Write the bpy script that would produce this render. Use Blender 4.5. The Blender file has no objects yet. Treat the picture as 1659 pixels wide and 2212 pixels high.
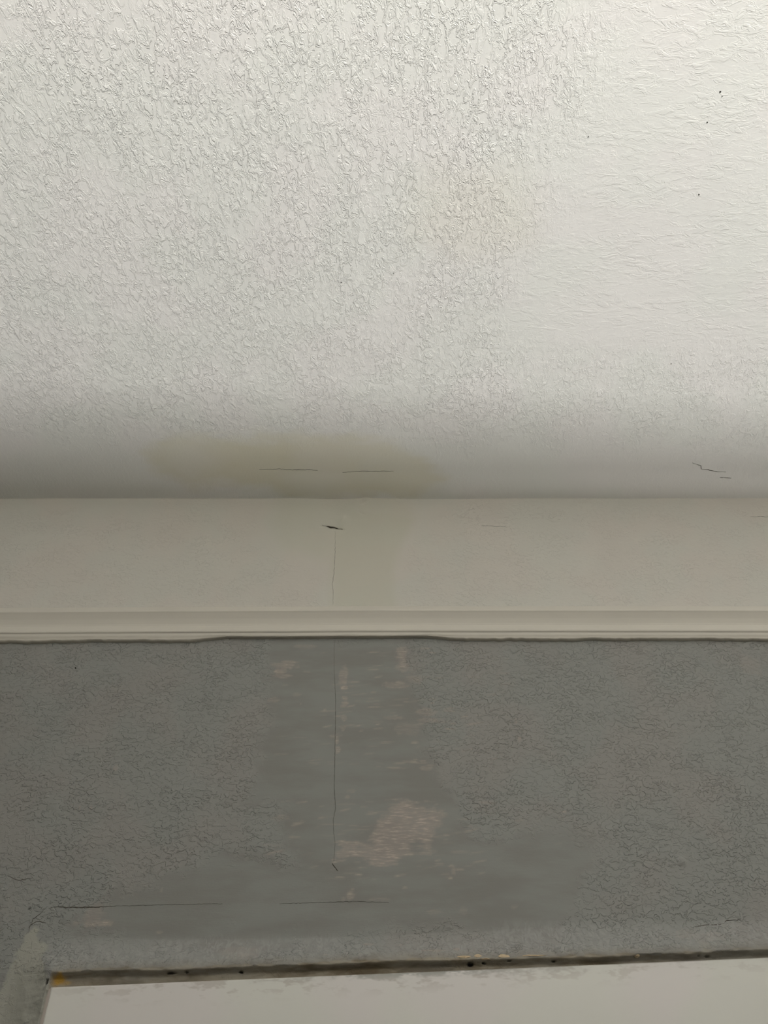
import bpy, math, random
import numpy as np

# ------------------------------------------------------------------ camera, light, exposure
P = math.radians(42.0)          # camera looks up at the wall / ceiling corner
F = 1660.0                      # focal length in pixels of the 1659 x 2212 frame
CZ = 1.50                       # eye height
WY = 1.00                       # back wall plane
HC = CZ + 0.9325                # ceiling height
scene = bpy.context.scene
cam_d = bpy.data.cameras.new('camera')
cam = bpy.data.objects.new('camera', cam_d)
scene.collection.objects.link(cam)
cam.location = (0, 0, CZ)
cam.rotation_euler = (math.radians(90) + P, 0, 0)
cam_d.sensor_fit = 'VERTICAL'
cam_d.sensor_height = 24.0
cam_d.lens = 24.0 * F / 2212.0
cam_d.clip_start = 0.01
scene.camera = cam

world = bpy.data.worlds.new('world')
scene.world = world
world.use_nodes = True
bg = world.node_tree.nodes['Background']
bg.inputs[0].default_value = (0.86, 0.93, 1.0, 1)
bg.inputs[1].default_value = 0.35

# daylight through the window behind the camera; an added, unseen half-height blocker
# stands between that window and the back wall to darken the ceiling corner
WIN = dict(x0=0.80, x1=1.55, z0=0.43, z1=0.69, y=-2.95)
BLOCKER = dict(y0=-0.262, y1=-0.218, z=1.860)   # added blocker, top edge skewed to slant the ceiling shade
ld = bpy.data.lights.new('window_daylight', 'AREA')
ld.shape = 'RECTANGLE'
ld.size = WIN['x1'] - WIN['x0']
ld.size_y = WIN['z1'] - WIN['z0']
ld.energy = 226
ld.color = (1.0, 0.992, 0.955)
lo = bpy.data.objects.new('window_daylight', ld)
scene.collection.objects.link(lo)
lo.location = ((WIN['x0'] + WIN['x1']) / 2, WIN['y'] - 0.02, (WIN['z0'] + WIN['z1']) / 2)
lo.rotation_euler = (math.radians(90 + 25), 0, 0)
lo.visible_camera = True

scene.view_settings.view_transform = 'Standard'
scene.view_settings.look = 'None'
scene.view_settings.exposure = 0.0
scene.view_settings.gamma = 1.0
scene.view_settings.use_curve_mapping = False

# ------------------------------------------------------------------ helpers
COL = scene.collection
rng = np.random.default_rng(11)
random.seed(5)
cp, sp = math.cos(P), math.sin(P)

def on_wall(px, py):
    """point (x, z) of the back wall seen at a spot of the photo"""
    u = (px - 829.5) / F; v = (1106 - py) / F
    t = WY / (cp - v * sp)
    return u * t, CZ + t * (sp + v * cp)

def on_ceil(px, py):
    u = (px - 829.5) / F; v = (1106 - py) / F
    t = (HC - CZ) / (sp + v * cp)
    return u * t, t * (cp - v * sp)      # the ceiling curl near the wall is only a few millimetres

def wpts(pts): return np.array([on_wall(*p) for p in pts])
def cpts(pts): return np.array([on_ceil(*p) for p in pts])

def vnoise(x, y, seed=0):
    r = np.random.default_rng(seed).random((257, 257))
    xi = np.floor(x).astype(int); yi = np.floor(y).astype(int)
    fx = x - xi; fy = y - yi
    fx = fx * fx * (3 - 2 * fx); fy = fy * fy * (3 - 2 * fy)
    a = r[xi % 256, yi % 256]; b = r[(xi + 1) % 256, yi % 256]
    c = r[xi % 256, (yi + 1) % 256]; d = r[(xi + 1) % 256, (yi + 1) % 256]
    return (a * (1 - fx) + b * fx) * (1 - fy) + (c * (1 - fx) + d * fx) * fy

def fbm(x, y, seed=0, o=4):
    s = 0; a = 1; n = 0
    for k in range(o):
        s = s + a * vnoise(x * 2 ** k, y * 2 ** k, seed + k); n += a; a *= 0.5
    return s / n - 0.5

def sstep(a, b, x):
    t = np.clip((x - a) / (b - a), 0, 1)
    return t * t * (3 - 2 * t)

def poly_sd(px, py, poly):
    """signed distance to a closed polygon, negative inside"""
    d = np.full(px.shape, 1e9); inside = np.zeros(px.shape, bool)
    n = len(poly)
    for i in range(n):
        ax, ay = poly[i]; bx, by = poly[(i + 1) % n]
        ex, ey = bx - ax, by - ay
        t = np.clip(((px - ax) * ex + (py - ay) * ey) / (ex * ex + ey * ey + 1e-12), 0, 1)
        d = np.minimum(d, np.hypot(px - ax - t * ex, py - ay - t * ey))
        c = (ay > py) != (by > py)
        with np.errstate(divide='ignore', invalid='ignore'):
            xx = ex * (py - ay) / (ey if ey != 0 else 1e-12) + ax
        inside ^= c & (px < xx)
    return np.where(inside, -d, d)

def grid_mesh(name, X, Y, Z, attrs=None):
    """X, Y, Z of shape (rows, cols)"""
    r, c = X.shape
    me = bpy.data.meshes.new(name)
    co = np.stack([X, Y, Z], -1).reshape(-1, 3).astype(np.float32)
    idx = np.arange(r * c).reshape(r, c)
    q = np.stack([idx[:-1, :-1], idx[:-1, 1:], idx[1:, 1:], idx[1:, :-1]], -1).reshape(-1, 4)
    me.vertices.add(len(co)); me.vertices.foreach_set('co', co.ravel())
    me.loops.add(q.size); me.loops.foreach_set('vertex_index', q.ravel().astype(np.int32))
    me.polygons.add(len(q))
    me.polygons.foreach_set('loop_start', (np.arange(len(q)) * 4).astype(np.int32))
    me.polygons.foreach_set('loop_total', np.full(len(q), 4, np.int32))
    me.polygons.foreach_set('use_smooth', np.ones(len(q), bool))
    me.update(); me.validate()
    for k, chans in (attrs or {}).items():
        at = me.attributes.new(k, 'FLOAT_COLOR', 'POINT')
        arr = np.ones((r * c, 4), np.float32)
        for i, ch in enumerate(chans): arr[:, i] = np.clip(ch, 0, 1).ravel()
        at.data.foreach_set('color', arr.ravel())
    return me

def link(name, me, mat, parent=None, kind=None, label=None):
    o = bpy.data.objects.new(name, me)
    COL.objects.link(o)
    if mat is not None: me.materials.append(mat)
    if parent is not None: o.parent = parent
    if kind: o['kind'] = kind
    if label: o['label'] = label
    return o

def pyd(name, verts, faces, smooth=False):
    me = bpy.data.meshes.new(name)
    me.from_pydata([tuple(map(float, v)) for v in verts], [], faces)
    me.update()
    if smooth:
        me.polygons.foreach_set('use_smooth', [True] * len(me.polygons))
    return me

def box_data(x0, x1, y0, y1, z0, z1, off=0):
    v = [(x0, y0, z0), (x1, y0, z0), (x1, y1, z0), (x0, y1, z0), (x0, y0, z1), (x1, y0, z1), (x1, y1, z1), (x0, y1, z1)]
    f = [(0, 3, 2, 1), (4, 5, 6, 7), (0, 1, 5, 4), (1, 2, 6, 5), (2, 3, 7, 6), (3, 0, 4, 7)]
    return v, [tuple(i + off for i in q) for q in f]

def boxes(name, bs):
    V, Fc = [], []
    for b in bs:
        v, f = box_data(*b, off=len(V)); V += v; Fc += f
    return pyd(name, V, Fc)

def bevel(o, w, seg=3):
    m = o.modifiers.new('bevel', 'BEVEL'); m.width = w; m.segments = seg; m.limit_method = 'ANGLE'
    return o

# ------------------------------------------------------------------ materials
class NT:
    def __init__(self, name):
        self.m = bpy.data.materials.new(name); self.m.use_nodes = True
        self.t = self.m.node_tree; self.t.nodes.clear()
        self.out = self.n('ShaderNodeOutputMaterial'); self.b = self.n('ShaderNodeBsdfPrincipled')
        self.t.links.new(self.b.outputs[0], self.out.inputs[0])
    def n(self, k, **kw):
        x = self.t.nodes.new(k)
        for a, v in kw.items(): setattr(x, a, v)
        return x
    def s(self, sock, v):
        if v is None: return
        if isinstance(v, bpy.types.NodeSocket): self.t.links.new(v, sock)
        else: sock.default_value = v
    def math(self, op, a, b=None, c=None, clamp=False):
        x = self.n('ShaderNodeMath', operation=op); x.use_clamp = clamp
        self.s(x.inputs[0], a); self.s(x.inputs[1], b)
        if c is not None: self.s(x.inputs[2], c)
        return x.outputs[0]
    def mix(self, f, a, b, kind='MIX'):
        x = self.n('ShaderNodeMix', data_type='RGBA', blend_type=kind)
        self.s(x.inputs[0], f)
        self.s(x.inputs[6], a if isinstance(a, bpy.types.NodeSocket) else (*a, 1))
        self.s(x.inputs[7], b if isinstance(b, bpy.types.NodeSocket) else (*b, 1))
        return x.outputs[2]
    def step(self, v, a, b):
        x = self.n('ShaderNodeMapRange', interpolation_type='SMOOTHSTEP')
        self.s(x.inputs[0], v); x.inputs[1].default_value = a; x.inputs[2].default_value = b
        return x.outputs[0]
    def coord(self, scale=(1, 1, 1), rot=(0, 0, 0)):
        tc = self.n('ShaderNodeTexCoord'); mp = self.n('ShaderNodeMapping')
        self.t.links.new(tc.outputs['Object'], mp.inputs[0])
        mp.inputs['Scale'].default_value = scale; mp.inputs['Rotation'].default_value = rot
        return mp.outputs[0]
    def noise(self, vec, scale, detail=2, rough=0.5, dist=0.0):
        x = self.n('ShaderNodeTexNoise'); self.s(x.inputs['Vector'], vec)
        x.inputs['Scale'].default_value = scale; x.inputs['Detail'].default_value = detail
        x.inputs['Roughness'].default_value = rough; x.inputs['Distortion'].default_value = dist
        return x.outputs[0]
    def attr(self, name):
        a = self.n('ShaderNodeAttribute', attribute_name=name)
        s = self.n('ShaderNodeSeparateColor'); self.t.links.new(a.outputs['Color'], s.inputs[0])
        return s.outputs[0], s.outputs[1], s.outputs[2]
    def bump(self, h, strength=1.0, dist=0.001, normal=None):
        x = self.n('ShaderNodeBump'); self.s(x.inputs['Strength'], strength)
        x.inputs['Distance'].default_value = dist; self.s(x.inputs['Height'], h)
        if normal is not None: self.t.links.new(normal, x.inputs['Normal'])
        return x.outputs[0]
    def fin(self, color, rough=0.6, normal=None, spec=0.3):
        self.s(self.b.inputs['Base Color'], color if isinstance(color, bpy.types.NodeSocket) else (*color, 1))
        self.s(self.b.inputs['Roughness'], rough)
        self.b.inputs['Specular IOR Level'].default_value = spec
        if normal is not None: self.t.links.new(normal, self.b.inputs['Normal'])
        return self.m

def mat_ceiling():
    k = NT('ceiling_paint')
    amt, hor, stain = k.attr('wear')
    c = k.coord((1.0, 0.55, 1.0)); ch = k.coord((0.5, 1.0, 1.0), (0, 0, 0.25))
    def knock(vec, sc):
        a = k.noise(vec, sc, 3.0, 0.58, 0.6)
        m = k.noise(vec, sc * 0.24, 3, 0.6)
        ridge = k.math('SUBTRACT', 1.0, k.step(k.math('ABSOLUTE', k.math('SUBTRACT', a, 0.5)), 0.0, 0.05))
        blob = k.step(a, 0.52, 0.60)
        both = k.math('ADD', k.math('MULTIPLY', ridge, 0.45), k.math('MULTIPLY', blob, 0.75))
        return k.math('MULTIPLY', both, k.math('ADD', 0.48, k.math('MULTIPLY', k.step(m, 0.36, 0.58), 0.72)))
    h1 = knock(c, 150); h2 = k.math('MULTIPLY', knock(ch, 120), 0.42)
    h = k.math('ADD', k.math('MULTIPLY', h1, k.math('SUBTRACT', 1.0, hor)), k.math('MULTIPLY', h2, hor))
    h = k.math('MULTIPLY', h, amt)
    fine = k.noise(k.coord(), 420, 2, 0.6)
    h = k.math('ADD', h, k.math('MULTIPLY', fine, 0.14))
    nrm = k.bump(h, 0.75, 0.0011)
    mott = k.noise(k.coord(), 7, 2, 0.5)
    base = k.mix(k.step(mott, 0.42, 0.60), (0.80, 0.80, 0.775), (0.815, 0.80, 0.785))
    base = k.mix(k.math('MULTIPLY', stain, 0.85), base, (0.70, 0.66, 0.50))
    return k.fin(base, 0.62, nrm, 0.25)

def mat_wall():
    k = NT('wall_paint')
    smooth, primer, yellow = k.attr('wear')
    cream, dirt, grey = k.attr('coat')
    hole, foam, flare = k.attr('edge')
    c = k.coord((0.75, 1.0, 1.15), (0, 0.6, 0))
    a = k.noise(c, 160, 3.0, 0.55, 0.5)
    m = k.noise(c, 28, 2, 0.5)
    ridge = k.math('SUBTRACT', 1.0, k.step(k.math('ABSOLUTE', k.math('SUBTRACT', a, 0.47)), 0.0, 0.06))
    ridge = k.math('MULTIPLY', ridge, k.step(m, 0.42, 0.6))
    blob = k.step(a, 0.49, 0.56)
    h = k.math('ADD', k.math('MULTIPLY', ridge, 0.12), k.math('MULTIPLY', blob, k.math('ADD', 0.40, k.math('MULTIPLY', k.step(m, 0.4, 0.6), 1.3))))
    tex = k.math('SUBTRACT', 1.0, smooth)
    tex = k.math('MULTIPLY', tex, k.math('ADD', k.math('MULTIPLY', grey, 0.70), 0.40))
    h = k.math('MULTIPLY', h, tex)
    st = k.noise(k.coord((0.12, 1, 1), (0, 0.10, 0)), 700, 2, 0.6)
    rough_fl = k.noise(k.coord((1.3, 1.3, 0.7), (0, -0.4, 0)), 130, 2, 0.5, 0.8)
    h = k.math('ADD', h, k.math('MULTIPLY', k.math('MULTIPLY', st, smooth), 0.10))
    h = k.math('ADD', h, k.math('MULTIPLY', k.math('MULTIPLY', rough_fl, flare), 1.6))
    h = k.math('ADD', h, k.math('MULTIPLY', k.noise(k.coord(), 450, 2, 0.6), 0.12))
    nrm = k.bump(h, 0.72, 0.0010)
    # paint colours
    mott = k.noise(k.coord(), 9, 2, 0.5)
    white = k.mix(k.step(mott, 0.4, 0.6), (0.67, 0.655, 0.605), (0.685, 0.65, 0.60))
    white = k.mix(k.math('MULTIPLY', yellow, 0.55), white, (0.60, 0.595, 0.48))
    gray = k.mix(k.step(mott, 0.42, 0.6), (0.306, 0.313, 0.298), (0.318, 0.312, 0.296))
    rub = k.noise(k.coord((0.25, 1, 1), (0, 0.06, 0)), 34, 3, 0.6)
    gray2 = k.mix(k.step(rub, 0.35, 0.65), (0.262, 0.258, 0.244), (0.294, 0.301, 0.286))
    gray = k.mix(smooth, gray, gray2)
    gray = k.mix(k.math('MULTIPLY', flare, k.math('ADD', 0.15, k.math('MULTIPLY', k.step(rough_fl, 0.4, 0.65), 0.65))), gray, (0.37, 0.368, 0.358))  # brighter look of the up-tilted flare put into its colour, with pale scuffs
    stroke = k.noise(k.coord((0.16, 1, 1), (0, 0.14, 0)), 420, 2, 0.6)
    prm = k.math('MULTIPLY', primer, k.math('ADD', 0.55, k.math('MULTIPLY', k.step(stroke, 0.42, 0.62), 0.6)), clamp=True)
    gray = k.mix(prm, gray, (0.425, 0.37, 0.335))
    hot = k.math('MULTIPLY', k.step(primer, 0.5, 1.0), k.step(stroke, 0.58, 0.66))
    gray = k.mix(k.math('MULTIPLY', hot, 0.65), gray, (0.62, 0.55, 0.49))
    col = k.mix(grey, white, gray)
    col = k.mix(cream, col, (0.43, 0.425, 0.37))
    dn = k.noise(k.coord((0.35, 1, 1)), 60, 3, 0.6)
    dcol = k.mix(k.step(dn, 0.35, 0.65), (0.15, 0.115, 0.07), (0.36, 0.32, 0.25))
    col = k.mix(dirt, col, dcol)
    col = k.mix(foam, col, (0.50, 0.30, 0.06))
    col = k.mix(hole, col, (0.012, 0.009, 0.006))
    return k.fin(col, 0.55, nrm, 0.3)

def mat_paint(name, col, rough=0.4, bump_s=0.25, sc=160, stretch=(0.1, 1, 1)):
    k = NT(name)
    n = k.noise(k.coord(stretch), sc, 2, 0.5)
    nrm = k.bump(n, bump_s, 0.0006)
    mott = k.noise(k.coord((0.4, 1, 1)), 12, 3, 0.5)
    c = k.mix(k.step(mott, 0.35, 0.65), tuple(v * 0.97 for v in col), col)
    return k.fin(c, rough, nrm, 0.4)

M_ceil = mat_ceiling()
M_wall = mat_wall()
M_rail = mat_paint('rail_paint', (0.70, 0.665, 0.60), 0.6)
M_plain = mat_paint('plain_wall_paint', (0.60, 0.585, 0.54), 0.7, 0.1)
M_greyp = mat_paint('grey_wall_paint', (0.27, 0.27, 0.255), 0.7, 0.1)
M_floor = mat_paint('floor_vinyl', (0.42, 0.38, 0.33), 0.5, 0.1)
M_crack = mat_paint('crack_dark', (0.10, 0.09, 0.075), 0.9)
M_seam = mat_paint('seam_dark', (0.15, 0.145, 0.13), 0.9)  # dark tone of the hairline seams and finer cracks
M_speck = mat_paint('speck_dark', (0.02, 0.017, 0.013), 0.8)
M_chip = mat_paint('bare_chip', (0.62, 0.49, 0.33), 0.8)
M_caulk = mat_paint('caulk', (0.60, 0.565, 0.50), 0.45)
M_frame = mat_paint('window_frame_paint', (0.8, 0.8, 0.78), 0.4)

# ------------------------------------------------------------------ room shell
XL, XR, YF = -1.08, 1.60, -3.00

# ---- surround edge lines in wall coordinates (x -> z)
sA, sB = on_wall(118, 2137), on_wall(1659, 2073)
def z_sur(x): return sA[1] + (x - sA[0]) * (sB[1] - sA[1]) / (sB[0] - sA[0])
lipc = wpts([(105, 2108), (250, 2102), (450, 2098), (640, 2092), (900, 2082), (1200, 2077), (1450, 2068), (1659, 2056)])
flc = wpts([(90, 2022), (330, 2028), (560, 2028), (800, 2022), (1050, 2010), (1300, 1996), (1659, 1985)])
def z_lip(x): return np.interp(x, lipc[:, 0], lipc[:, 1])
def z_fl(x): return np.interp(x, flc[:, 0], flc[:, 1])
RAIL_T = on_wall(829, 1310)[1]
RAIL_B = on_wall(829, 1376)[1]
def rail_shift(x):   # the rail sags a little to the left
    L = on_wall(0, 1314)[1] - RAIL_T
    return np.where(x < 0, L * np.clip(-x / 0.6, 0, 1.6) ** 1.2, on_wall(1659, 1311)[1] * 0 + 0.0)

# ---- back wall
def axis(lo, a, b, hi, fine, coarse=0.06):
    return np.concatenate([np.arange(lo, a, coarse), np.arange(a, b, fine), np.arange(b, hi + 1e-9, coarse), [hi]])
wx = np.unique(np.round(axis(XL, -0.74, 0.74, XR, 0.0016), 5))
wz = np.unique(np.round(np.concatenate([np.arange(0, 1.62, 0.06), np.arange(1.62, 1.645, 0.0016), np.arange(1.645, 1.745, 0.0008),
                                        np.arange(1.745, HC + 0.05, 0.0016)]), 5))
X, Z = np.meshgrid(wx, wz)
out = np.zeros_like(X)                       # how far the plaster stands out into the room
nz = fbm(X * 14, Z * 14, 3)
nf = fbm(X * 90, Z * 90, 7)
nvf = fbm(X * 260, Z * 260, 9, 3)
# gentle waviness
out += 0.0012 * fbm(X * 5, Z * 5, 21, 3)
# old plaster coved softly into the ceiling, rounder towards the right
gap_c = HC - Z
cove_c = np.interp(X, [-0.6, -0.1, 0.1, 0.6], [0.006, 0.011, 0.016, 0.020])
out += cove_c * np.clip(1 - gap_c / 0.075, 0, 1) ** 2 * (gap_c > 0) + cove_c * (gap_c <= 0)
# flare that laps over the surround
xl_panel = sA[0] + (Z - sA[1]) * ((on_wall(100, 2212)[0] - sA[0]) / (on_wall(100, 2212)[1] - sA[1]))
zl = z_lip(X) + 0.002 * fbm(X * 40, X * 0 + 3, 31, 3); zf = z_fl(X)
lipw = np.maximum(zf - zl, 0.02)
dl_ = np.maximum(xl_panel - 0.001 - X, 0); du_ = np.maximum(Z - zl, 0)
dd = np.hypot(dl_ / 0.050, du_ / lipw)                       # 0 at the panel edge, 1 where the flare starts
ramp = np.clip(1 - dd, 0, 1) ** 1.35
inside = (X > xl_panel - 0.001) & (Z < zl)
side = sstep(on_wall(0, 2480)[1], on_wall(0, 2300)[1], Z)
fill = 0.0105 + 0.0022 * fbm(X * 50, Z * 120, 37, 3)         # old filler left in the gap above the panel
out += np.where(inside, fill + (0.019 - fill) * sstep(0.0065, 0.0, zl - Z), 0.019 * ramp * np.where(Z < zl, side, 1) * (1 + 0.35 * nf))
out = np.where(inside & (Z < z_sur(X) - 0.004), np.minimum(out, 0.009), out)
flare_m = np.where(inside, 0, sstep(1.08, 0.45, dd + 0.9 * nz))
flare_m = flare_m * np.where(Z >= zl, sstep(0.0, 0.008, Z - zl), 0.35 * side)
# lumps and the plaster pimples
for (px, py, r, h) in [(1472, 1860, 9, 2.2), (1343, 1858, 10, 1.0), (1538, 1830, 13, .9), (1408, 1775, 10, .8), (1098, 1662, 6, 1.4),
                       (250, 1663, 7, 0.9), (1384, 1845, 6, .6), (870, 1440, 5, .7), (1417, 1780, 8, .8), (1562, 1790, 10, .7), (120, 1740, 12, .8), (700, 1130, 30, 2.4),
                       (742, 1128, 14, 2.6), (640, 1120, 60, 2.0), (800, 1110, 50, 1.8), (790, 1085, 8, 1.6), (862, 1086, 10, 1.2)]:
    x0, z0 = on_wall(px, py); x1, _ = on_wall(px + r, py); rr = x1 - x0
    out += h * 0.001 * np.exp(-(((X - x0) / rr) ** 2 + ((Z - z0) / rr) ** 2) ** 1.6)
# the split plaster blister under the ceiling line
for (ax, ay, bx, by, dep, w) in [(692, 1139, 742, 1143, 0.0035, 2.2), (700, 1136, 722, 1141, .002, 1.6), (738, 1130, 744, 1118, -.0012, 3), (780, 1096, 796, 1089, .0016, 2),
                                 (775, 1110, 788, 1115, .0014, 2), (860, 1086, 870, 1085, .002, 2.2)]:
    A = on_wall(ax, ay); B = on_wall(bx, by)
    ex, ey = B[0] - A[0], B[1] - A[1]
    t = np.clip(((X - A[0]) * ex + (Z - A[1]) * ey) / (ex * ex + ey * ey), 0, 1)
    d = np.hypot(X - A[0] - t * ex, Z - A[1] - t * ey)
    out -= dep * np.exp(-(d / (w * 0.0008)) ** 2) * (0.4 + 0.6 * np.sin(np.pi * t))
# masks
smooth_poly = wpts([(600, 1384), (590, 1450), (570, 1540), (556, 1600), (585, 1650), (560, 1720), (625, 1760), (622, 1850), (470, 1862), (360, 1905), (190, 1955), (150, 2000),
                    (180, 2020), (600, 2026), (1000, 2008), (1190, 1992), (1240, 1930), (1262, 1850), (1190, 1790), (1030, 1790), (975, 1740), (935, 1660), (930, 1560), (915, 1470), (880, 1425), (878, 1384)])
sd = poly_sd(X, Z, smooth_poly)
smooth = sstep(0.014, -0.012, sd + 0.065 * nz + 0.028 * nf + 0.012 * nvf)
up_poly = wpts([(560, 1085), (540, 1160), (600, 1210), (700, 1240), (710, 1310), (850, 1310), (870, 1240), (900, 1180), (960, 1100), (960, 1082)])
su = sstep(0.02, -0.02, poly_sd(X, Z, up_poly) + 0.03 * nz)
smooth = np.maximum(smooth, su * (Z > RAIL_B))
smooth = np.maximum(smooth, sstep(on_wall(0, 1150)[1] + 0.02, on_wall(0, 1110)[1] + 0.03, Z + 0.06 * nz) * 0.75)
smooth = np.maximum(smooth, sstep(0.010, 0.0, Z - zl) * 0.8)
smooth = np.maximum(smooth, sstep(-0.470, -0.50, X + 0.25 * (Z - 1.7) + 0.02 * nz) * (Z < 1.78) * 0.6)
def blob_mask(lst, soft=0.35):
    m = np.zeros_like(X)
    for (px, py, rx, ry, v) in lst:
        x0, z0 = on_wall(px, py); hx = on_wall(px + rx, py)[0] - x0; hz = z0 - on_wall(px, py + ry)[1]
        d = np.sqrt(((X - x0) / hx) ** 2 + ((Z - z0) / hz) ** 2) + 1.1 * nf + 0.8 * nvf
        m = np.maximum(m, v * sstep(1 + soft, 1 - soft, d))
    return m
primer_poly = wpts([(724, 1838), (735, 1818), (800, 1816), (816, 1790), (803, 1765), (835, 1755), (842, 1738), (880, 1726), (925, 1745), (965, 1745), (962, 1765), (945, 1790), (935, 1802),
                    (942, 1822), (930, 1842), (900, 1828), (880, 1845), (860, 1862), (820, 1868), (790, 1858), (755, 1848), (728, 1860)])
primer = 0.82 * sstep(0.004, -0.004, poly_sd(X, Z, primer_poly) + 0.024 * fbm(X * 22, Z * 160, 41, 3) + 0.006 * nvf)
primer = np.maximum(primer, blob_mask([
    (741, 1462, 8, 20, .7), (743, 1485, 7, 5, .9), (744, 1508, 6, 4, .8), (745, 1518, 7, 5, 1), (742, 1525, 7, 3, .8), (743, 1550, 5, 7, .6), (741, 1572, 4, 6, .5),
    (728, 1598, 4, 8, .8), (730, 1620, 5, 6, .8), (718, 1590, 7, 4, .5), (868, 1415, 12, 18, .75), (868, 1440, 14, 10, .7), (860, 1478, 30, 7, .6), (893, 1468, 22, 9, .45),
    (615, 1438, 24, 7, .8), (605, 1450, 16, 6, .8), (625, 1430, 20, 3, .9), (660, 1396, 24, 3, .5), (612, 1460, 22, 4, .6), (590, 1512, 12, 5, .45), (640, 1500, 10, 4, .3),
    (850, 1550, 22, 4, .5), (920, 1538, 22, 7, .5), (930, 1556, 26, 5, .5), (895, 1604, 8, 3, .9), (893, 1645, 8, 4, .6), (920, 1660, 13, 5, .6), (880, 1575, 26, 12, .3),
    (760, 1708, 9, 4, .5), (750, 1722, 5, 3, .7), (745, 1737, 18, 2, .4), (757, 1933, 11, 12, .75), (742, 1942, 5, 5, .6), (980, 1880, 5, 10, .7), (973, 1896, 4, 3, .9), (975, 1871, 6, 3, .8),
    (875, 1918, 6, 3, .6), (206, 1995, 38, 7, .8), (202, 1975, 22, 22, .45), (222, 1998, 10, 3, 1), (610, 1764, 10, 4, .5), (655, 1775, 6, 3, .4), (600, 1768, 20, 4, .3),
    (1115, 1558, 3, 6, .6), (1122, 1596, 3, 5, .6), (349, 1922, 2.5, 5, .8), (172, 1744, 2, 4, .9), (196, 1746, 2, 8, .6), (650, 1520, 2, 3, 0.5), (702, 1533, 3, 3, .8),
    (250, 1660, 5, 6, .5), (345, 2014, 6, 3, .6), (795, 2042, 10, 3, .7), (865, 2045, 6, 3, .4), (735, 2080, 9, 2.5, .7), (705, 2068, 6, 2.5, .6), (935, 2058, 26, 2, .7), (985, 2055, 8, 4, .7),
    (1110, 1960, 8, 6, .35), (940, 1970, 16, 4, .4), (1000, 1966, 8, 8, .35), (820, 1943, 22, 3, .35), (1540, 1500, 2, 2, .3), (520, 2060, 42, 14, .3), (1500, 2025, 60, 14, .22), (1620, 1440, 20, 20, .25)
]))
# loose horizontal sanding strokes scattered over the patch
for _ in range(260):
    px = random.gauss(845, 120); py = random.choice([random.uniform(1400, 1660), random.uniform(1730, 1900)])
    if not (575 < px < 1250): continue
    x0, z0 = on_wall(px, py); hx = random.uniform(.003, .012); s = random.uniform(-.05, .22)
    d = np.abs((Z - z0) - s * (X - x0)) / 0.0011; e = np.abs(X - x0) / hx
    sel = (e < 1.4) & (d < 2.5)
    primer[sel] = np.maximum(primer[sel], (random.choice([.2, .3, .45, .9]) * np.exp(-d ** 2) * sstep(1.3, .4, e))[sel])
primer *= sstep(0.0, 0.01, Z - zl) * (Z < RAIL_B)
yel = sstep(0.014, -0.010, poly_sd(X, Z, wpts([(722, 1140), (722, 1312), (850, 1312), (845, 1240), (870, 1180), (900, 1120), (760, 1100)])) + 0.02 * nz) * 0.75
yel = np.maximum(yel, 0.55 * sstep(0.03, -0.02, poly_sd(X, Z, wpts([(590, 1130), (610, 1185), (700, 1200), (800, 1180), (900, 1120), (860, 1075), (600, 1078)])) + 0.04 * nz))
cream = sstep(0.004, -0.003, poly_sd(X, Z, wpts([(52, 2020), (78, 2012), (95, 2045), (100, 2080), (112, 2110), (122, 2140), (104, 2225), (-60, 2225), (22, 2100)])) + 0.02 * nf + 0.006 * nvf)
cream *= 1 - sstep(0, .004, X - xl_panel)
cream *= 0.75
lipb = z_lip(X)
dirt = sstep(0.004, 0.0, Z - lipb + 0.004 * nf * 2) * (X > xl_panel - 0.001) * (Z < zl + 0.01)
dirt_amt = np.interp(X, [sA[0], -0.3, -0.1, 0.1, 0.2, 0.3, 0.5], [0.75, .8, .95, .9, .8, .65, .55])
dirt = np.maximum(dirt, 0.45 * sstep(0.013, 0.0, Z - lipb + 0.010 * nf) * (X > xl_panel - 0.001))
dirt = dirt * np.clip(dirt_amt + 0.8 * fbm(X * 18, Z * 90, 51, 3), 0.25, 1)
foam = np.clip(blob_mask([(133, 2122, 13, 11, 1.0), (150, 2128, 10, 5, .5)], .6), 0, 1) * (X > xl_panel - .001)
hole = blob_mask([(378, 2108, 10, 2.6, 1), (408, 2106, 3, 2, 1), (525, 2105, 5, 2.2, 1), (1014, 2089, 7, 4, 1), (1043, 2087, 6, 2.5, 1), (1096, 2083, 5, 1.8, .8), (1192, 2083, 5, 2.5, 1),
                  (1365, 2074, 4, 2, .8), (1520, 2072, 5, 2, .7), (1500, 2071, 3, 1.5, .7), (112, 2128, 3, 6, .9), (62, 1963, 3, 2, .8), (1530, 1990, 12, 1.6, .6), (1568, 1990, 4, 4, .7), (1590, 1988, 12, 1.6, .8),
                  (1506, 2002, 5, 2, .7)], .3)
hole *= (Z < zl + 0.02) | (Z > zl + 0.04)
out -= 0.003 * hole
grey = sstep(RAIL_B + 0.012, RAIL_B + 0.008, Z)
wall_me = grid_mesh('wall_back', X, WY - out, Z,
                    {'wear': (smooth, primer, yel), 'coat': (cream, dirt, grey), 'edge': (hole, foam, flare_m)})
wall = link('wall_back', wall_me, M_wall, kind='structure', label='wall painted warm white above the rail and patched grey below it')

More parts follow.
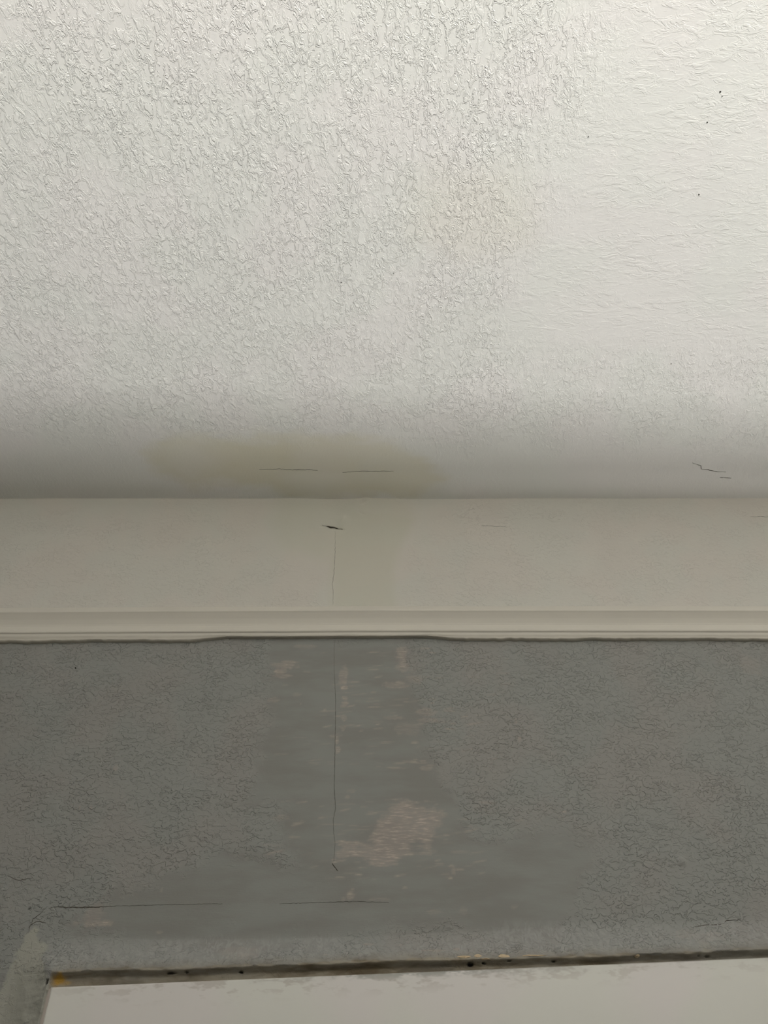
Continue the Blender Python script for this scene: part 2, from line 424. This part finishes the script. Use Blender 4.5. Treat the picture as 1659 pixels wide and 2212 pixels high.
# ---- ceiling, with the old plaster curling up into the corner
cx = np.unique(np.round(axis(XL, -0.74, 0.74, XR, 0.004), 5))
cy = np.unique(np.round(np.concatenate([np.arange(YF, 0.1, 0.06), np.arange(0.1, 0.70, 0.008), np.arange(0.70, WY + 0.03, 0.002)]), 5))
CX, CY = np.meshgrid(cx, cy)
cn = fbm(CX * 9, CY * 9, 61); cn2 = fbm(CX * 3, CY * 3, 65, 3)
d2w = WY - CY
ccove = np.interp(CX, [-0.6, -0.1, 0.1, 0.6], [0.006, 0.011, 0.016, 0.020])
dz = -ccove * np.clip(1 - d2w / 0.075, 0, 1) ** 2 + 0.0025 * cn2 + 0.0010 * cn
amt = 0.9 + 0.5 * fbm(CX * 6, CY * 6, 71)
pc = cpts([(1240, 280), (1130, 500), (1080, 700), (1150, 900), (1659, 900), (1900, 500), (1900, 330), (1500, 300)])
patch = sstep(0.03, -0.03, poly_sd(CX, CY, pc) + 0.06 * cn)
hor = sstep(-0.05, 0.12, CX - 0.17 + 0.1 * (CY - .5) + 0.1 * cn) * sstep(0.02, -.1, CY - 0.72)
amt = amt * (1 - 0.30 * patch)
amt = amt * (0.30 + 0.70 * sstep(0.10, 0.22, d2w + 0.05 * cn))
st1 = cpts([(300, 985), (360, 955), (560, 935), (760, 945), (900, 985), (960, 1030), (900, 1066), (600, 1066), (420, 1040), (330, 1010)])
s1 = sstep(0.022, -0.022, poly_sd(CX, CY, st1) + 0.07 * cn + 0.03 * fbm(CX * 30, CY * 60, 67))
amt = amt * (1 - 0.6 * s1)
st2 = cpts([(890, 400), (960, 365), (1110, 360), (1140, 430), (1150, 520), (1000, 545), (900, 510)])
s2 = sstep(0.04, -0.03, poly_sd(CX, CY, st2) + 0.05 * cn)
stain = np.maximum(0.85 * s1 * (0.8 + cn), 0.22 * s2)
ceil_me = grid_mesh('ceiling', CX[::-1], CY[::-1], (HC + dz)[::-1], {'wear': (amt[::-1], hor[::-1], stain[::-1])})
ceil = link('ceiling', ceil_me, M_ceil, kind='structure')

# ---- other surfaces of the bathroom (behind the camera), plus the added light blocker
T = 0.08
link('floor', boxes('floor', [(XL - T, XR + T, YF - T, WY + T, -T, 0)]), M_floor, kind='structure')
link('wall_left', boxes('wall_left', [(XL - T, XL, YF, WY + .06, 0, HC + .06)]), M_greyp, kind='structure')
link('wall_right', boxes('wall_right', [(XR, XR + T, YF, WY + .06, 0, HC + .06)]), M_plain, kind='structure')
w = WIN
link('wall_front', boxes('wall_front', [(XL, w['x0'], YF - T, YF, 0, HC + .06), (w['x1'], XR, YF - T, YF, 0, HC + .06),
                                        (w['x0'], w['x1'], YF - T, YF, 0, w['z0']), (w['x0'], w['x1'], YF - T, YF, w['z1'], HC + .06)]), M_plain, kind='structure')
link('window_1', boxes('window_1', [(w['x0'], w['x1'], YF - .02, YF + .02, w['z0'] - .04, w['z0']), (w['x0'], w['x1'], YF - .02, YF + .02, w['z1'], w['z1'] + .04),
                                    (w['x0'] - .04, w['x0'], YF - .02, YF + .02, w['z0'] - .04, w['z1'] + .04), (w['x1'], w['x1'] + .04, YF - .02, YF + .02, w['z0'] - .04, w['z1'] + .04)]), M_frame, kind='structure')
slope = (BLOCKER['y1'] - BLOCKER['y0']) / 1.4
ya, yb = BLOCKER['y0'] + slope * (XL + .7), BLOCKER['y0'] + slope * (XR + .7)
pv = [(XL, ya - .08, 0), (XR, yb - .08, 0), (XR, yb, 0), (XL, ya, 0)]
pv += [(a, b, BLOCKER['z']) for (a, b, _) in pv]
link('light_blocker', pyd('light_blocker', pv, [(0, 3, 2, 1), (4, 5, 6, 7), (0, 1, 5, 4), (1, 2, 6, 5), (2, 3, 7, 6), (3, 0, 4, 7)]), M_greyp, kind='structure')  # unseen, added only to keep window light off the ceiling corner

# ------------------------------------------------------------------ picture rail
def zz(py): return on_wall(829, py)[1]
# outward depth, height : from the top edge on the wall down to the underside
def zo(py, o):                       # height of a rail edge that stands o in front of the wall
    v = (1106 - py) / F
    return CZ + (WY - o) * (sp + v * cp) / (cp - v * sp)
prof = [(-0.004, zz(1310) + .0004)] + [(o, zo(py, o)) for (o, py) in
        [(0.0010, 1309.5), (0.0030, 1311.5), (0.0082, 1317), (0.0088, 1319), (0.0078, 1322), (0.0042, 1335), (0.0020, 1346), (0.0018, 1350),
         (0.0046, 1352.5), (0.0088, 1358.5), (0.0098, 1361), (0.0094, 1363), (0.0078, 1366), (0.0074, 1370), (0.0070, 1373), (0.0050, 1375)]] + [(-0.004, zz(1376))]
_q = np.linspace(0, len(prof) - 1, (len(prof) - 1) * 6 + 1)
prof = list(zip(np.interp(_q, range(len(prof)), [p[0] for p in prof]), np.interp(_q, range(len(prof)), [p[1] for p in prof])))
rxs = np.concatenate([np.arange(XL, -.75, .1), np.arange(-.75, .75, .004), np.arange(.75, XR + .001, .085)])
R_X = np.repeat(rxs[None, :], len(prof), 0)
wob = 0.0007 * fbm(rxs * 7, rxs * 0 + 2, 81, 3)
R_Z = np.array([p[1] for p in prof])[:, None] + rail_shift(rxs)[None, :] + wob[None, :]
R_Y = WY - (np.array([p[0] for p in prof])[:, None] + 0 * R_X)
rail = link('trim_1', grid_mesh('trim_1', R_X[::-1], R_Y[::-1], R_Z[::-1]), M_rail, kind='structure', label='painted wooden rail across the wall with a raised lower lip')

# caulk smeared under the rail, thicker to the left and right, chipped away in the middle
def caulk(name, x0, x1, drop, seed, thick=0.0048):
    n = max(8, int((x1 - x0) / 0.0015)); xs = np.linspace(x0, x1, n)
    e = sstep(0, .09, xs - x0) * sstep(0, .09, x1 - xs)
    b = drop * e * (1 + 0.5 * fbm(xs * 25, xs * 0, seed, 3) + 0.35 * fbm(xs * 120, xs * 0, seed + 5, 2)) + .0006
    top = zo(1371, .0074) + np.interp(xs, rxs, rail_shift(rxs) + wob)
    rows = []
    for (o, f) in [(.0074, 0.0), (.0072, .25), (thick + .0018, .5), (thick + .0018, .62), (thick + .0025, .8), (thick, .95), (.002, 1.02), (-.004, 1.0)]:
        rows.append((xs, WY - (o + .0006 * fbm(xs * 60, xs * 0 + f * 9, seed + 9, 2)), top - b * f))
    A = [np.array([r[i] for r in rows])[::-1] for i in range(3)]
    return link(name, grid_mesh(name, *A), M_caulk, parent=rail, label='smeared off-white caulk under the rail')
XX = lambda px, py=1378: on_wall(px, py)[0]
caulk('caulk_bead', XX(-250), XX(520), 0.0074, 91)
caulk('caulk_bead', XX(890), XX(1860), 0.0062, 97)
caulk('caulk_bead', XX(440), XX(950), 0.0016, 103)

# ------------------------------------------------------------------ cracks, specks, chips (parts of wall and ceiling)
def jitter_line(pts, step=4, amp=1.2, seed=0):
    r = random.Random(seed); res = []
    for (a, b) in zip(pts[:-1], pts[1:]):
        n = max(1, int(math.hypot(b[0] - a[0], b[1] - a[1]) / step))
        for i in range(n):
            t = i / n; res.append((a[0] + (b[0] - a[0]) * t + r.uniform(-amp, amp) * .6, a[1] + (b[1] - a[1]) * t + r.uniform(-amp, amp) * .6))
    res.append(pts[-1]); return res

def out_at(x, z):
    i = np.searchsorted(wz, z); j = np.searchsorted(wx, x)
    return float(out[min(i, len(wz) - 1), min(j, len(wx) - 1)])
def dz_at(x, y):
    i = np.searchsorted(cy, y); j = np.searchsorted(cx, x)
    return float(dz[min(i, len(cy) - 1), min(j, len(cx) - 1)])

def crack(pts, w=1.2, surf='wall', mat=None, name='crack', amp=1.2, seed=1):
    line = jitter_line(pts, amp=amp, seed=seed)
    V = []; Fc = []; n = len(line)
    q = []
    for (px, py) in line:
        q.append(np.array(on_wall(px, py) if surf == 'wall' else on_ceil(px, py)))
    for i in range(n):
        a = q[max(i - 1, 0)]; b = q[min(i + 1, n - 1)]
        d = b - a; d = d / (np.linalg.norm(d) + 1e-9); nn = np.array([-d[1], d[0]])
        t = i / (n - 1); ww = w * 0.00035 * (0.35 + 0.65 * math.sin(math.pi * min(max(t, .05), .95))) * random.uniform(.6, 1.3)
        for s, lift in ((-1, .00005), (0, .0004), (1, .00005)):
            c = q[i] + nn * ww * s
            if surf == 'wall': V.append((c[0], WY - out_at(*c) - lift, c[1]))
            else: V.append((c[0], c[1], HC + dz_at(*c) - lift))
    for i in range(n - 1):
        for s in range(2):
            a = i * 3 + s; Fc.append((a, a + 1, a + 4, a + 3))
    return link(name, pyd(name, V, Fc), mat or M_crack, parent=wall if surf == 'wall' else ceil)

seam_lo = [(722, 1383), (722, 1450), (725, 1510), (724, 1600), (723, 1660), (722, 1700), (725, 1745), (720, 1770), (721, 1800), (724, 1822), (721, 1860)]
crack(seam_lo, 1.0, mat=M_seam, name='seam_crack', amp=.5)
crack([(717, 1864), (722, 1872), (730, 1882)], 1.8, seed=2)
crack([(724, 1148), (724, 1200), (721, 1240), (718, 1262), (720, 1280), (719, 1306)], .7, mat=M_seam, name='seam_crack', amp=.8)
crack([(106, 1962), (120, 1959), (145, 1960), (190, 1960), (250, 1957)], 1.7, seed=3)
crack([(250, 1957), (330, 1955), (480, 1952)], .7, seed=4, mat=M_seam)
crack([(66, 1997), (72, 1985), (90, 1972), (94, 1966)], 1.3, seed=5)
crack([(62, 2012), (66, 1998), (80, 1990), (100, 1994)], 1.4, seed=6)
crack([(18, 1893), (40, 1902), (72, 1896)], 1.4, seed=7)
crack([(604, 1952), (770, 1947), (840, 1950)], .8, seed=8, mat=M_seam)
crack([(1500, 2003), (1530, 1998), (1562, 1997), (1568, 1989), (1600, 1987)], 1.6, seed=9)
crack([(612, 1014), (640, 1015), (668, 1014), (686, 1016)], 1.4, 'ceil', seed=10)
crack([(740, 1020), (765, 1018), (800, 1017), (850, 1017)], 1.1, 'ceil', seed=11)
crack([(560, 1014), (612, 1013)], .6, 'ceil', seed=12, mat=M_seam)
crack([(1496, 1000), (1514, 1007), (1515, 1014), (1530, 1015), (1550, 1019), (1568, 1020)], 1.5, 'ceil', seed=13)
crack([(1555, 1030), (1572, 1031), (1579, 1032)], 1.6, 'ceil', seed=14)
crack([(696, 1137), (714, 1139), (740, 1143)], 1.9, seed=15, amp=.4)
crack([(1620, 1119), (1659, 1119), (1700, 1119)], .7, seed=16, mat=M_seam)
crack([(1040, 1136), (1092, 1138)], .5, seed=17, mat=M_seam)
crack([(0, 1073), (60, 1073), (150, 1075)], 1.0, seed=18, mat=M_seam)

def speck(px, py, r, surf='wall', mat=None, name='speck', lift=.0008, ry=None):
    ry = ry or r; V = []; n = 9
    for ring, (k, h) in enumerate([(1, -.0006), (.85, lift * .7), (.4, lift)]):
        for i in range(n):
            a = 2 * math.pi * i / n; j = random.uniform(.75, 1.2)
            p = (px + r * k * j * math.cos(a), py + ry * k * j * math.sin(a))
            if surf == 'wall':
                c = on_wall(*p); V.append((c[0], WY - out_at(*c) - h, c[1]))
            else:
                c = on_ceil(*p); V.append((c[0], c[1], HC + dz_at(*c) - h))
    Fc = [(k * n + i, k * n + (i + 1) % n, (k + 1) * n + (i + 1) % n, (k + 1) * n + i) for k in range(2) for i in range(n)] + [tuple(range(2 * n, 3 * n))]
    me = pyd(name, V, Fc)
    import bmesh
    bm = bmesh.new(); bm.from_mesh(me); bmesh.ops.recalc_face_normals(bm, faces=bm.faces); bm.to_mesh(me); bm.free()
    return link(name, me, mat or M_speck, parent=wall if surf == 'wall' else ceil)
speck(163, 1443, 2.0)
speck(1556, 198, 1.7, 'ceil', ry=2.4); speck(1560, 208, 1.0, 'ceil'); speck(1510, 420, 1.6, 'ceil'); speck(1528, 264, 1.3, 'ceil'); speck(1271, 295, 1.3, 'ceil')
speck(737, 610, 1.2, 'ceil'); speck(1450, 786, 1.0, 'ceil'); speck(850, 590, .9, 'ceil')
for (px, py, rx, ry) in [(1085, 2073, 14, 5), (1000, 2074, 16, 3), (1030, 2072, 9, 5), (1150, 2072, 26, 2.5), (1368, 2073, 6, 3), (1045, 2080, 12, 2)]:
    speck(px, py, rx, mat=M_chip, name='paint_chip', lift=.0012, ry=ry)

# ------------------------------------------------------------------ tub surround below
def mat_acrylic():
    k = NT('white_acrylic')
    mott = k.noise(k.coord(), 6, 2, 0.5)
    c = k.mix(k.step(mott, 0.42, 0.58), (0.80, 0.795, 0.745), (0.82, 0.785, 0.765))
    sm, gr, yy = k.attr('film')
    sn = k.noise(k.coord((0.35, 1, 1)), 110, 3, 0.65)
    c = k.mix(k.math('MULTIPLY', sm, k.step(sn, 0.50, 0.62)), c, (0.50, 0.45, 0.40))
    c = k.mix(k.math('MULTIPLY', gr, k.step(sn, 0.40, 0.55)), c, (0.42, 0.42, 0.39))
    return k.fin(c, 0.28, k.bump(k.noise(k.coord(), 25, 2), .12, .0008), 0.45)
M_acr = mat_acrylic()
root = bpy.data.objects.new('tub_surround', None); COL.objects.link(root)
root.location = (0.5, WY, 0.45)
root['label'] = 'white acrylic tub surround panel along the bottom of the patched grey wall'
root['category'] = 'tub surround'
def place(o): o.parent = root; o.matrix_parent_inverse = __import__('mathutils').Matrix.Translation((-0.5, -WY, -0.45)); return o
n = 700
pxs = np.linspace(0, 1, n)
xs_top = sA[0] + pxs * (XR - .01 - sA[0])
dl = (on_wall(100, 2212)[0] - sA[0]) / (on_wall(100, 2212)[1] - sA[1])
levels = [0, .0006, .0015, .003, .005, .008, .012, .016, .022, .03, .04, .05, .06, .08, .12, .3, .7, 1.2, 1.66]
rows = []
front = .013
for L in [-2, -1] + levels:
    if L == -2: zt = z_sur(xs_top) - .0008; yo = 0 * xs_top + .001
    elif L == -1: zt = z_sur(xs_top) - .0002; yo = 0 * xs_top + front - .0016
    else: zt = z_sur(xs_top) - L - (.0012 if L == 0 else .0014); yo = 0 * xs_top + front
    xsr = xs_top + (1 - pxs) * dl * (-(max(L, 0)))
    rows.append((xsr, WY - yo, zt))
SX, SY, SZ = [np.array([r[i] for r in rows])[::-1] for i in range(3)]
# close the left edge back to the wall
SX = np.concatenate([SX[:, :1], SX], 1); SZ = np.concatenate([SZ[:, :1], SZ], 1); SY = np.concatenate([SY[:, :1] * 0 + WY - .001, SY], 1)
dist = z_sur(SX) - SZ
smr = sstep(.024, .004, dist + .012 * fbm(SX * 30, SZ * 30, 121)) * np.interp(SX, [sA[0], -.32, -.25, .1, .3, .5], [0.1, .35, .5, .55, .35, .1])
grr = sstep(.009, .002, dist + .008 * fbm(SX * 20, SZ * 60, 131)) * np.interp(SX, [-.3, -.12, -.03, .06, .14, .25], [0, .1, .9, .9, .5, .1])
place(link('panel', grid_mesh('panel', SX, SY, SZ, {'film': (smr, grr, smr * 0)}), M_acr))
# caulk line down the left edge
cl = []
zs = np.linspace(sA[1] - .002, .5, 260)
xe = sA[0] + (zs - sA[1]) * dl
for (dx, o) in [(-.011, -.001), (-.009, .010), (-.005, .0135), (-.001, .0145), (.001, .013)]:
    cl.append((xe + dx + .0015 * fbm(zs * 60, zs * 0 + dx * 50, 141, 3), WY - o - .001 * fbm(zs * 90, zs * 0 + dx * 80, 143, 3), zs))
CXx, CYy, CZz = [np.array([r[i] for r in cl]) for i in range(3)]
place(link('caulk_bead', grid_mesh('caulk_bead', CXx[::-1], CYy[::-1], CZz[::-1]), mat_paint('edge_caulk', (0.46, 0.41, 0.37), .6), label='brownish caulk down the left edge of the panel'))
